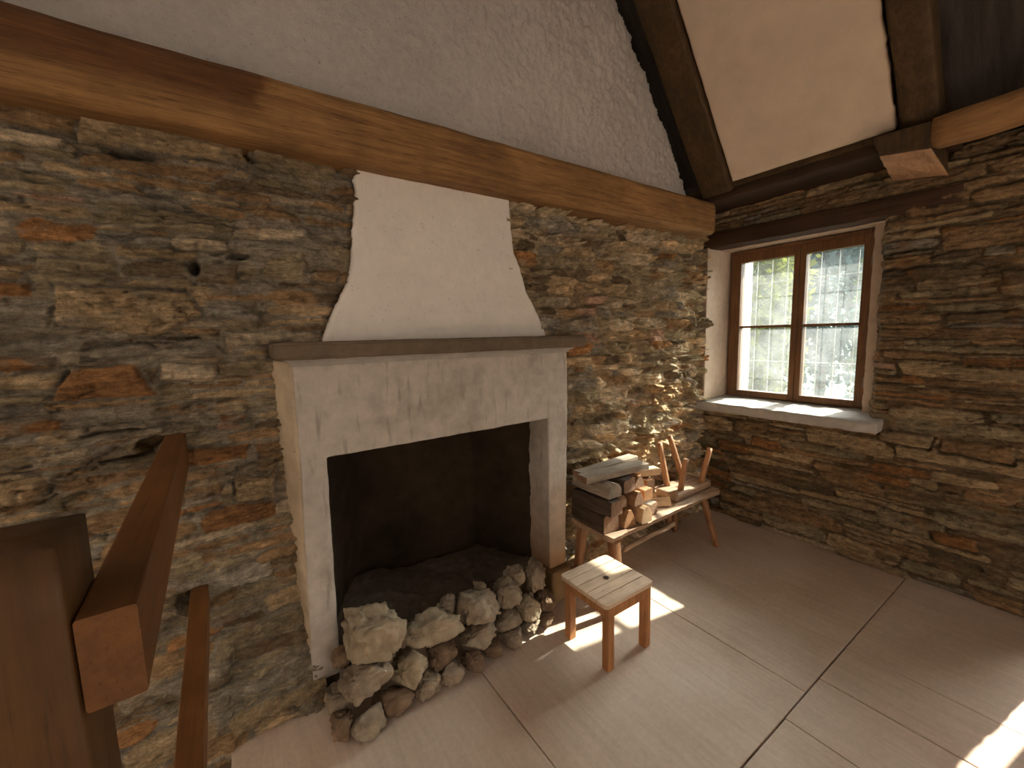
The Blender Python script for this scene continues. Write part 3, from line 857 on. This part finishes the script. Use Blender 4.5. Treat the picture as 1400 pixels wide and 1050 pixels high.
# ---- rubble kerb in front of the hearth: every stone its own
ROCK = [
 # name-key, centre, width, height, depth, material, label
 ('a', (.412, 1.735, .335), .262, .25, .22, 'rock_buff', 'largest rounded stone, capping the left end of the rubble hearth kerb'),
 ('b', (.681, 1.735, .243), .325, .16, .20, 'rock_buff', 'long flat capping stone beside the large rounded one on the hearth kerb'),
 ('c', (.936, 1.755, .236), .246, .165, .2, 'rock', 'blocky grey capping stone in the middle of the hearth kerb'),
 ('d', (1.137, 1.78, .228), .206, .18, .18, 'rock', 'faceted capping stone between the middle block and the right end of the kerb'),
 ('e', (1.228, 1.83, .262), .13, .11, .12, 'rock', 'small smooth grey stone behind the upright stone on the kerb'),
 ('f', (1.336, 1.785, .245), .15, .195, .14, 'rock', 'upright pointed stone at the right end of the hearth kerb'),
 ('g', (1.013, 1.85, .262), .075, .07, .07, 'rock_buff', 'smallest pebble-like stone perched behind the middle capping stones'),
 ('h', (.361, 1.69, .185), .235, .15, .18, 'rock', 'stone directly under the large rounded stone of the hearth kerb'),
 ('i', (.556, 1.69, .13), .20, .165, .18, 'rock_buff', 'squarish pale stone under the left half of the long flat capping stone'),
 ('j', (.71, 1.70, .12), .155, .14, .16, 'rock_brown', 'brownish stone under the right half of the long flat capping stone'),
 ('k', (.915, 1.71, .128), .235, .115, .18, 'rock', 'wide low stone under the blocky middle capping stone'),
 ('l', (1.10, 1.73, .103), .17, .115, .16, 'rock', 'stone under the faceted capping stone of the hearth kerb'),
 ('m', (1.235, 1.73, .115), .115, .18, .13, 'rock_buff', 'narrow leaning stone left of the upright end stone'),
 ('n', (1.36, 1.74, .11), .12, .15, .13, 'rock_brown', 'ochre stone below the upright pointed stone by the right jamb'),
 ('o', (.262, 1.735, .115), .13, .12, .12, 'rock', 'crumbly stone leaning against the foot of the left jamb'),
 ('p', (.472, 1.645, .055), .18, .115, .14, 'rock_brown', 'brown bottom stone below the squarish pale stone of the kerb'),
 ('q', (.61, 1.645, .055), .13, .11, .12, 'rock', 'grey bottom stone right of the brown bottom stone'),
 ('r', (.735, 1.65, .05), .13, .10, .12, 'rock', 'bottom stone below the brownish second-course stone'),
 ('s', (.855, 1.66, .048), .12, .095, .12, 'rock_brown', 'reddish bottom stone below the wide low stone'),
 ('t', (.975, 1.67, .045), .12, .09, .12, 'rock_brown', 'dark bottom stone at the middle of the kerb foot'),
 ('u', (1.10, 1.685, .04), .125, .085, .12, 'rock', 'bottom stone below the stone under the faceted capping stone'),
 ('v', (1.225, 1.70, .035), .12, .07, .12, 'rock', 'bottom stone under the narrow leaning stone'),
 ('w', (1.335, 1.70, .035), .10, .07, .11, 'rock_brown', 'last bottom stone at the right end of the kerb foot'),
 ('x', (.345, 1.60, .05), .165, .11, .13, 'rock', 'stone spilled furthest into the room at the left end of the kerb'),
 ('y', (.262, 1.66, .065), .11, .10, .11, 'rock_brown', 'dark stone wedged between the spilled stone and the left jamb'),
 ('z', (.30, 1.79, .25), .10, .10, .10, 'rock_brown', 'small brown stone tucked between the left jamb and the large rounded stone'),
 ('A', (.80, 1.80, .27), .09, .08, .09, 'rock', 'small stone between the long flat and the blocky capping stones'),
]
def ext(r, n):
    return math.sqrt((n.x * r[2] / 2) ** 2 + (n.y * r[4] / 2) ** 2 + (n.z * r[3] / 2) ** 2)
for i, r in enumerate(ROCK):
    rr = random.Random(100 + i)
    bm = bmesh.new()
    bmesh.ops.create_icosphere(bm, subdivisions=5, radius=1)
    c = Vector(r[1])
    planes = []
    for _ in range(22):
        n = Vector((rr.gauss(0, 1), rr.gauss(0, 1), rr.gauss(0, 1))).normalized()
        planes.append((n, rr.uniform(.62, .92)))
    for v in bm.verts:
        p = v.co.copy()
        p = Vector([math.copysign(abs(a) ** .72, a) for a in p]) * 1.05
        for n, d in planes:
            q = p.dot(n)
            if q > d: p *= d / q
        p += v.co * (.10 * mnoise.noise(v.co * 2.6 + Vector((i * 5, 0, 0))) + .09 * (.4 - abs(mnoise.noise(v.co * 5 + Vector((i * 5, 0, 0))))) + .05 * mnoise.noise(v.co * 11 + Vector((i * 5, 0, 0))) + .035 * mnoise.noise(v.co * 24 + Vector((i * 5, 0, 0))) + .10 * (mnoise.noise(v.co * 2.3 + Vector((i * 5, 0, 0)), noise_basis='VORONOI_F2F1') - .3))
        p = Vector((p.x * r[2] / 2, p.y * r[4] / 2, p.z * r[3] / 2)) * 1.16
        for k, s in enumerate(ROCK):
            if k == i: continue
            dv = Vector(s[1]) - c; D = dv.length
            if D > .5: continue
            n = dv / D; ei, ek = ext(r, n), ext(s, n)
            d = D * ei / (ei + ek) - .0025
            q = p.dot(n)
            if q > d: p *= d / q
        for n, d in ((Vector((0, 0, -1)), c.z - .001), (Vector((0, 1, 0)), (1.858 if (c.x < .4 or c.x > 1.3) else 1.93) - c.y), (Vector((1, 0, 0)), 1.462 - c.x)):
            q = p.dot(n)
            if d > 0 and q > d: p *= d / q
        v.co = p
    me = bpy.data.meshes.new('rubble_stone'); bm.to_mesh(me); bm.free()
    me.materials.append(M[r[5]]); me.polygons.foreach_set('use_smooth', [True] * len(me.polygons))
    o = bpy.data.objects.new('rubble_stone', me); o.location = c; C.objects.link(o)
    tag(o, r[6], 'stone', 'rubble stones of the hearth kerb')

# ---- stool
st = thing('stool', (1.52, 1.415, 0), 'small square wooden stool with slatted seat standing on the floor', 'stool')
x0, x1, y0, y1, zt = 1.346, 1.692, 1.252, 1.582, .347
sl = []
nb = 5; wd = (y1 - y0) / nb
def slat(a, b, c, d, z0, z1, ca, cb, holes=None):
    """board with clipped (rounded) corners on the sides flagged"""
    r_ = .022; pts = []
    def arc(cx, cy, a0):
        return [(cx + r_ * math.cos(math.radians(a0 + t)), cy + r_ * math.sin(math.radians(a0 + t))) for t in (0, 30, 60, 90)]
    pts += arc(a + r_, c + r_, 180) if ca else [(a, c)]
    pts += arc(b - r_, c + r_, 270) if ca else [(b, c)]
    pts += arc(b - r_, d - r_, 0) if cb else [(b, d)]
    pts += arc(a + r_, d - r_, 90) if cb else [(a, d)]
    n = len(pts)
    return [(x, y, z0) for x, y in pts] + [(x, y, z1) for x, y in pts], [tuple(range(n - 1, -1, -1)), tuple(range(n, 2 * n))] + [(i, (i + 1) % n, (i + 1) % n + n, i + n) for i in range(n)]
for i in range(nb):
    a, b = y0 + i * wd + (.0022 if i else 0), y0 + (i + 1) * wd - (.0022 if i < nb - 1 else 0)
    sl.append(slat(x0, x1, a, b, zt - .022, zt, i == 0, i == nb - 1))
o = mesh_obj('seat', *merge(sl), M['stool_top'], st); bevel_obj(o, .0025)
bmh = bmesh.new(); bmesh.ops.create_cone(bmh, cap_ends=True, segments=24, radius1=.015, radius2=.015, depth=.003)
me = bpy.data.meshes.new('bolt_plate'); bmh.to_mesh(me); bmh.free(); me.transform(Matrix.Translation((1.519, 1.417, zt + .0012)))
me.materials.append(M['plate']); o = bpy.data.objects.new('centre_plug', me); link(o, st); o['label'] = 'dark round plug in the middle of the seat'
lw = .042; ins = .018
for lx in (x0 + ins, x1 - ins - lw):
    for ly in (y0 + .004, y1 - ins - lw):
        v, f = box(lx, lx + lw, ly, ly + lw, 0, zt - .022)
        o = mesh_obj('leg', v, f, M['stool_leg'], st); bevel_obj(o, .004)
a0, a1 = x0 + .012, x1 - .012
for b in (box(x0 + ins + lw, x1 - ins - lw, y0 + .006, y0 + .026, zt - .075, zt - .0225), box(x0 + ins + lw, x1 - ins - lw, y1 - ins - .022, y1 - ins - .002, zt - .075, zt - .0225),
          box(x0 + ins + .002, x0 + ins + .022, y0 + .004 + lw, y1 - ins - lw, zt - .075, zt - .0225), box(x1 - ins - .022, x1 - ins - .002, y0 + .004 + lw, y1 - ins - lw, zt - .075, zt - .0225)):
    o = mesh_obj('apron', *b, M['stool_leg'], st); bevel_obj(o, .002)

# ---- bench
be = thing('bench', (2.3, 1.75, 0), 'long low plank bench carrying the firewood by the stone wall', 'bench')
BZ = .43
v = []; f = []
nx, ny = 70, 10
rows = []
for k in (0, 1):
    for i in range(nx + 1):
        t = i / nx
        for j in range(ny + 1):
            s = j / ny
            x = 1.73 + (2.95 - 1.73) * t
            yf = 1.575 + .035 * t + .008 * mnoise.noise(Vector((x * 6, 0, 0))) + .004 * mnoise.noise(Vector((x * 30, 0, 0)))
            yb = 1.93 + .01 * t
            y = yf + (yb - yf) * s
            if j == 0 and k == 0: y += .008
            z = BZ - (.034 if k == 0 else 0) + (.0018 * mnoise.noise(Vector((x * 12, y * 50, 2))) if k else 0)
            if k == 1 and j == 0: z -= .006 + .004 * mnoise.noise(Vector((x * 18, 3, 0)))
            x += (.018 * (s * 2 - 1) ** 4 * (1 if i == 0 else -1 if i == nx else 0))
            v.append((x, y, z))
N = (nx + 1) * (ny + 1)
for i in range(nx):
    for j in range(ny):
        a = i * (ny + 1) + j
        f.append((a, a + 1, a + ny + 2, a + ny + 1)); f.append((a + N, a + ny + 1 + N, a + ny + 2 + N, a + 1 + N))
for i in range(nx):
    for j in (0, ny):
        a = i * (ny + 1) + j; b = a + ny + 1
        f.append((a, b, b + N, a + N) if j == 0 else (b, a, a + N, b + N))
for j in range(ny):
    for i in (0, nx):
        a = i * (ny + 1) + j; b = a + 1
        f.append((b, a, a + N, b + N) if i == 0 else (a, b, b + N, a + N))
mesh_obj('seat_plank', v, f, M['bench'], be, False)
for (t_, b_, w_) in (((1.80, 1.625, .396), (1.83, 1.60, 0), .06), ((1.80, 1.88, .396), (1.80, 1.93, 0), .055), ((2.79, 1.66, .396), (2.905, 1.61, 0), .042), ((2.78, 1.87, .396), (2.87, 1.94, 0), .042)):
    v, f = loft(t_, b_, w_, w_, .008, 10, .002, int(t_[0] * 10), taper=.8, sub=1)
    mesh_obj('leg', v, f, M['bench_leg'], be, True)
v, f = loft((1.90, 1.63, .285), (2.42, 1.64, .30), .022, .03, .008, 16, .006, 21)
o = mesh_obj('stretcher', v, f, M['bench'], be, True); o['label'] = 'rough pale stick slung under the plank'
v, f = loft((1.90, 1.66, .30), (1.90, 1.66, .397), .02, .02, .004, 3, .001, 22); mesh_obj('stretcher_hanger', v, f, M['bench_leg'], be, True)
v, f = loft((2.40, 1.66, .31), (2.40, 1.66, .397), .02, .02, .004, 3, .001, 23); mesh_obj('stretcher_hanger', v, f, M['bench_leg'], be, True)

# ---- firewood
def log_section(kind, w, h, rr):
    if kind == 'tri': base_ = [(-.5, -.5), (.5, -.5), (.42, -.2), (.1, .5), (-.12, .46), (-.45, -.1)]
    elif kind == 'half': base_ = [(-.5, -.5), (.5, -.5), (.48, 0), (.3, .36), (0, .5), (-.3, .38), (-.48, 0)]
    elif kind == 'board': return rr_section(w, h, min(w, h) * .1, 2)
    else: base_ = [(-.5, -.46), (-.44, -.5), (.42, -.5), (.5, -.42), (.48, .42), (.38, .5), (-.40, .47), (-.5, .38)]
    pts = [(a + rr.uniform(-.04, .04), b + rr.uniform(-.03, .03)) for a, b in base_]
    out = []
    for i, p in enumerate(pts):
        q = pts[(i + 1) % len(pts)]
        out += [p, ((p[0] * 2 + q[0]) / 3, (p[1] * 2 + q[1]) / 3), ((p[0] + q[0] * 2) / 3, (p[1] + q[1] * 2) / 3)]
    m = lambda a: max(-.5, min(.5, a))
    return [(m(a) * w, m(b) * h) for a, b in out]

def log(centre, d, L, w, h, kind, mat, label, seed, endmat=None):
    rr = random.Random(seed)
    if seed < 15:
        centre = (centre[0] + rr.uniform(-.004, .004), centre[1] + rr.uniform(-.045, .015), centre[2]); d = (d[0] + R(rr.uniform(-4, 4)), d[1])
    sec = log_section(kind, w * (.93 if seed < 15 else .97), h * .97, rr)
    v, f = loft((0, -L / 2, 0), (0, L / 2, 0), w, h, section=sec, n=14, amp=.0018, seed=seed, nscale=9)
    me = bpy.data.meshes.new('firewood_log' if kind != 'board' else 'firewood_board')
    me.from_pydata([tuple(q) for q in v], [], f); me.update()
    me.materials.append(M[mat])
    k = len(sec)
    if endmat:
        me.materials.append(M[endmat])
        for p in me.polygons:
            if len(p.vertices) == 3: p.material_index = 1
    o = bpy.data.objects.new(me.name, me)
    o.location = centre; o.rotation_euler = (d[1], 0, d[0]); C.objects.link(o)
    return tag(o, label, 'firewood', 'firewood piled on the bench')
R = math.radians
z1, z2, z3 = .486, .589, .686
log((1.80, 1.77, z1), (R(-2), 0), .31, .125, .11, 'sq', 'log_dark', 'thick dark log at the bottom left corner of the woodpile, its sawn end brown', 2, 'end')
log((1.935, 1.77, z1 - .002), (R(1), 0), .30, .115, .105, 'tri', 'log_orange', 'orange split wedge at the bottom of the woodpile', 3, 'log_orange')
log((2.06, 1.765, z1 + .002), (R(-2), 0), .30, .095, .11, 'half', 'log_pale', 'pale half-round log standing out at the bottom of the pile', 4, 'log_pale')
log((2.175, 1.77, z1 - .014), (R(3), 0), .28, .09, .078, 'sq', 'log_grey', 'small grey square billet right of the pale half-round log', 5, 'end')
log((1.785, 1.78, z2), (R(2), 0), .31, .11, .09, 'sq', 'log_dark', 'dark grey-edged log in the second layer above the thick bottom log', 7, 'end')
log((1.905, 1.78, z2), (R(-2), 0), .30, .105, .09, 'half', 'log_dark', 'dark rounded log in the second layer above the orange wedge', 8, 'end')
log((2.02, 1.775, z2 + .002), (R(2), 0), .29, .10, .088, 'tri', 'log_orange', 'brown split wedge in the second layer above the pale log', 9, 'end')
log((2.125, 1.775, z2 - .004), (R(-3), 0), .27, .085, .075, 'sq', 'log_orange', 'short brown block at the right of the second layer', 10, 'log_orange')
log((1.805, 1.775, z3), (R(-1), 0), .31, .115, .088, 'half', 'log_grey', 'weathered grey log with rounded end under the top boards', 12, 'log_grey')
log((1.935, 1.775, z3), (R(2), 0), .30, .12, .088, 'sq', 'log_dark', 'thick blackish log in the third layer under the long top board', 13, 'end')
log((2.06, 1.78, z3 - .006), (R(-2), 0), .28, .095, .08, 'tri', 'log_orange', 'reddish brown wedge at the right of the third layer', 14, 'end')
log((1.90, 1.71, .757), (R(85), R(0)), .50, .095, .042, 'board', 'log_grey', 'front long grey board lying across the top of the woodpile', 15, 'end')
log((1.97, 1.83, .752), (R(93), R(0)), .54, .085, .036, 'board', 'log_grey', 'rear board lying across the top of the woodpile against the wall', 16, 'end')
log((2.25, 1.76, .672), (R(78), R(4)), .22, .08, .045, 'board', 'log_pale', 'short pale sunlit offcut at the right end of the top boards', 17, 'log_pale')
log((2.225, 1.80, .588), (R(4), 0), .22, .095, .10, 'sq', 'log_orange', 'orange-brown upright-ended chunk beside the upturned stool', 18, 'end')
log((2.32, 1.70, .462), (R(62), 0), .17, .05, .055, 'tri', 'log_pale', 'pale splinter lying loose on the bench plank', 19, 'log_pale')
log((2.33, 1.82, .476), (R(40), 0), .16, .07, .08, 'half', 'log_pale', 'stubby pale split piece lying behind the loose splinter', 20, 'log_pale')

# ---- small stool lying upside down on the bench
ups = thing('upturned_stool', (2.70, 1.76, BZ), 'small stool lying upside down on the bench, its legs pointing up', 'stool')
v, f = loft((2.46, 1.745, .459), (2.925, 1.775, .459), .19, .05, .01, 12, .0025, 31, sub=2)
o = mesh_obj('seat', v, f, M['bench'], ups, True)
for b_, t_ in (((2.83, 1.70, .48), (2.925, 1.695, .73)), ((2.575, 1.70, .48), (2.60, 1.68, .71)), ((2.58, 1.81, .48), (2.545, 1.86, .80)), ((2.80, 1.83, .48), (2.72, 1.90, .82))):
    v, f = loft(b_, t_, .036, .036, .010, 8, .0015, int(t_[0] * 40), taper=.9)
    mesh_obj('leg', v, f, M['bench_leg'], ups, True)

# ---- stair railing
rl = thing('stair_railing', (-.25, .8, 0), 'reddish brown wooden stair railing with square newel post at the stairhead', 'railing')
v, f = loft((-.252, .765, -1.2), (-.252, .765, 1.36), .128, .13, .007, 30, .0008, 41, up=(0, 1, 0), sub=2)
# gently crowned top
v = [Vector(q) for q in v]
o = mesh_obj('newel_post', v, f, M['post'], rl, True)
v, f = loft((-.1545, .70, 1.2015), (-.185, 1.975, 1.2015), .060, .125, .004, 8, .0006, 42, sub=1)
o = mesh_obj('handrail', v, f, M['rail'], rl, False)
v, f = loft((-.139, .62, .635), (-.163, 1.93, .635), .054, .075, .004, 8, .0006, 43, sub=1)
o = mesh_obj('lower_rail', v, f, M['rail'], rl, False)

# ---- outside: slope, neighbour house, trees
us = np.linspace(4.6, 60, 60); ws = np.linspace(-20, 60, 60); V = []; F = []
for x in us:
    for y in ws:
        V.append((x, y, -3.0 + .06 * (x - 4.6) + .012 * max(0, x - 12) ** 2 * .6 + .5 * mnoise.noise(Vector((x * .15, y * .15, 0)))))
n = len(ws)
for i in range(len(us) - 1):
    for j in range(n - 1):
        a = i * n + j; F.append((a, a + n, a + n + 1, a + 1))
o = struct('hill', V, F, M['meadow'], True); m = o.modifiers.new('thick', 'SOLIDIFY'); m.thickness = .6; m.offset = -1

def ground(x): return -3.0 + .06 * (x - 4.6) + .012 * max(0, x - 12) ** 2 * .6
def tree(x, y, h, rad, mat, label, seed):
    t = thing('tree', (x, y, ground(x)), label, 'tree', 'trees on the slope outside the window')
    v, f = loft((x, y, ground(x) - .2), (x, y, ground(x) + h * .7), .35, .35, .1, 8, .05, seed, taper=.3)
    mesh_obj('trunk', v, f, M['bark'], t, True)
    rr = np.random.default_rng(seed)
    n = 5200
    d = rr.normal(size=(n, 3)); d /= np.linalg.norm(d, axis=1)[:, None]
    rd = rr.uniform(.35, 1, n) ** .5
    lump = 1 + .28 * np.sin(d[:, 0] * 5 + seed) * np.cos(d[:, 2] * 4 + seed * 2) + .15 * np.sin(d[:, 1] * 9)
    c = d * (rd * lump)[:, None] * np.array([rad, rad, h * .42]) + np.array([x, y, ground(x) + h * .60])
    a = rr.normal(size=(n, 3)); a /= np.linalg.norm(a, axis=1)[:, None]
    b = np.cross(a, rr.normal(size=(n, 3))); b /= np.linalg.norm(b, axis=1)[:, None]
    s = rr.uniform(.10, .22, n)[:, None] * (.5 + rad / 4)
    P = np.stack([c - a * s, c + b * s * .5, c + a * s, c - b * s * .5], 1).reshape(-1, 3)
    F = np.arange(n * 4).reshape(-1, 4)
    me = bpy.data.meshes.new('foliage'); me.from_pydata(P.tolist(), [], F.tolist()); me.update(); me.materials.append(M[mat])
    o = bpy.data.objects.new('foliage', me); link(o, t)
tree(12.0, 5.9, 7.5, 1.3, 'leaf_yellow', 'yellow-green leafy tree nearest the left panes of the window', 1)
tree(19.0, 6.6, 8.0, 1.9, 'leaf_dark', 'blue-green tree seen through the right panes of the window', 2)
tree(24.5, 11.4, 8.5, 2.2, 'leaf_green', 'green tree furthest up the slope beyond the window', 3)
tree(14.2, 2.9, 7.0, 1.1, 'leaf_green', 'small green tree at the right edge of the view through the window', 4)

# ------------------------------------------------------------------ light
sun = bpy.data.lights.new('sun', 'SUN'); sun.energy = 9; sun.angle = math.radians(.8); sun.color = (1, .90, .76)
so = bpy.data.objects.new('sun', sun); C.objects.link(so)
so.rotation_euler = Vector((-1, .165, -.80)).to_track_quat('-Z', 'Y').to_euler()
w = bpy.data.worlds.new('sky'); S.world = w; w.use_nodes = True
nt = w.node_tree; nt.nodes.clear()
bg = nt.nodes.new('ShaderNodeBackground'); ou = nt.nodes.new('ShaderNodeOutputWorld')
bg.inputs[0].default_value = (1.0, .945, .875, 1); bg.inputs[1].default_value = 1.5
# hazy sky, much brighter around the sun
tc = nt.nodes.new('ShaderNodeTexCoord'); dp = nt.nodes.new('ShaderNodeVectorMath'); dp.operation = 'DOT_PRODUCT'
nt.links.new(tc.outputs['Generated'], dp.inputs[0]); dp.inputs[1].default_value = Vector((1, -.165, .80)).normalized()
mx = nt.nodes.new('ShaderNodeMath'); mx.operation = 'MAXIMUM'; mx.inputs[1].default_value = 0; nt.links.new(dp.outputs['Value'], mx.inputs[0])
pw = nt.nodes.new('ShaderNodeMath'); pw.operation = 'POWER'; pw.inputs[1].default_value = 5; nt.links.new(mx.outputs[0], pw.inputs[0])
ma = nt.nodes.new('ShaderNodeMath'); ma.operation = 'MULTIPLY_ADD'; ma.inputs[1].default_value = 14; ma.inputs[2].default_value = 1.5; nt.links.new(pw.outputs[0], ma.inputs[0])
nt.links.new(ma.outputs[0], bg.inputs[1])
nt.links.new(bg.outputs[0], ou.inputs[0])

# side wall on the stair side keeps the light coming from behind the camera and from the windows
struct('wall_side', *box(-2.62, -2.4, -3.2, 2.62, -2.6, 5.2), M['hood'])

# back wall behind the camera with one wide opening added to light the room
struct('wall_back', *merge([box(-2.6, 3.9, -3.4, -3.2, -2.6, .55), box(-2.6, 3.9, -3.4, -3.2, 2.15, 5.6), box(-2.6, .7, -3.4, -3.2, .55, 2.15), box(2.1, 3.9, -3.4, -3.2, .55, 2.15)]), M['hood'])

# ------------------------------------------------------------------ camera
cam = bpy.data.cameras.new('camera'); co = bpy.data.objects.new('camera', cam); C.objects.link(co)
cam.sensor_width = 36; cam.lens = 570.54 / 1400 * 36; cam.clip_start = .02; cam.clip_end = 300
yaw, pitch, roll = math.radians(34.1337), math.radians(6.6047), math.radians(-1.3346)
fw = Vector((math.sin(yaw) * math.cos(pitch), math.cos(yaw) * math.cos(pitch), -math.sin(pitch)))
rt = Vector((math.cos(yaw), -math.sin(yaw), 0)); up = rt.cross(fw)
r2 = math.cos(roll) * rt + math.sin(roll) * up; u2 = -math.sin(roll) * rt + math.cos(roll) * up
m = Matrix((r2, u2, -fw)).transposed().to_4x4(); m.translation = (0, 0, 1.6)
co.matrix_world = m
S.camera = co

S.view_settings.view_transform = 'Standard'; S.view_settings.look = 'None'; S.view_settings.gamma = 1
S.view_settings.exposure = 1.42
S.cycles.max_bounces = 10; S.cycles.diffuse_bounces = 6; S.cycles.transparent_max_bounces = 12
S.cycles.use_denoising = True
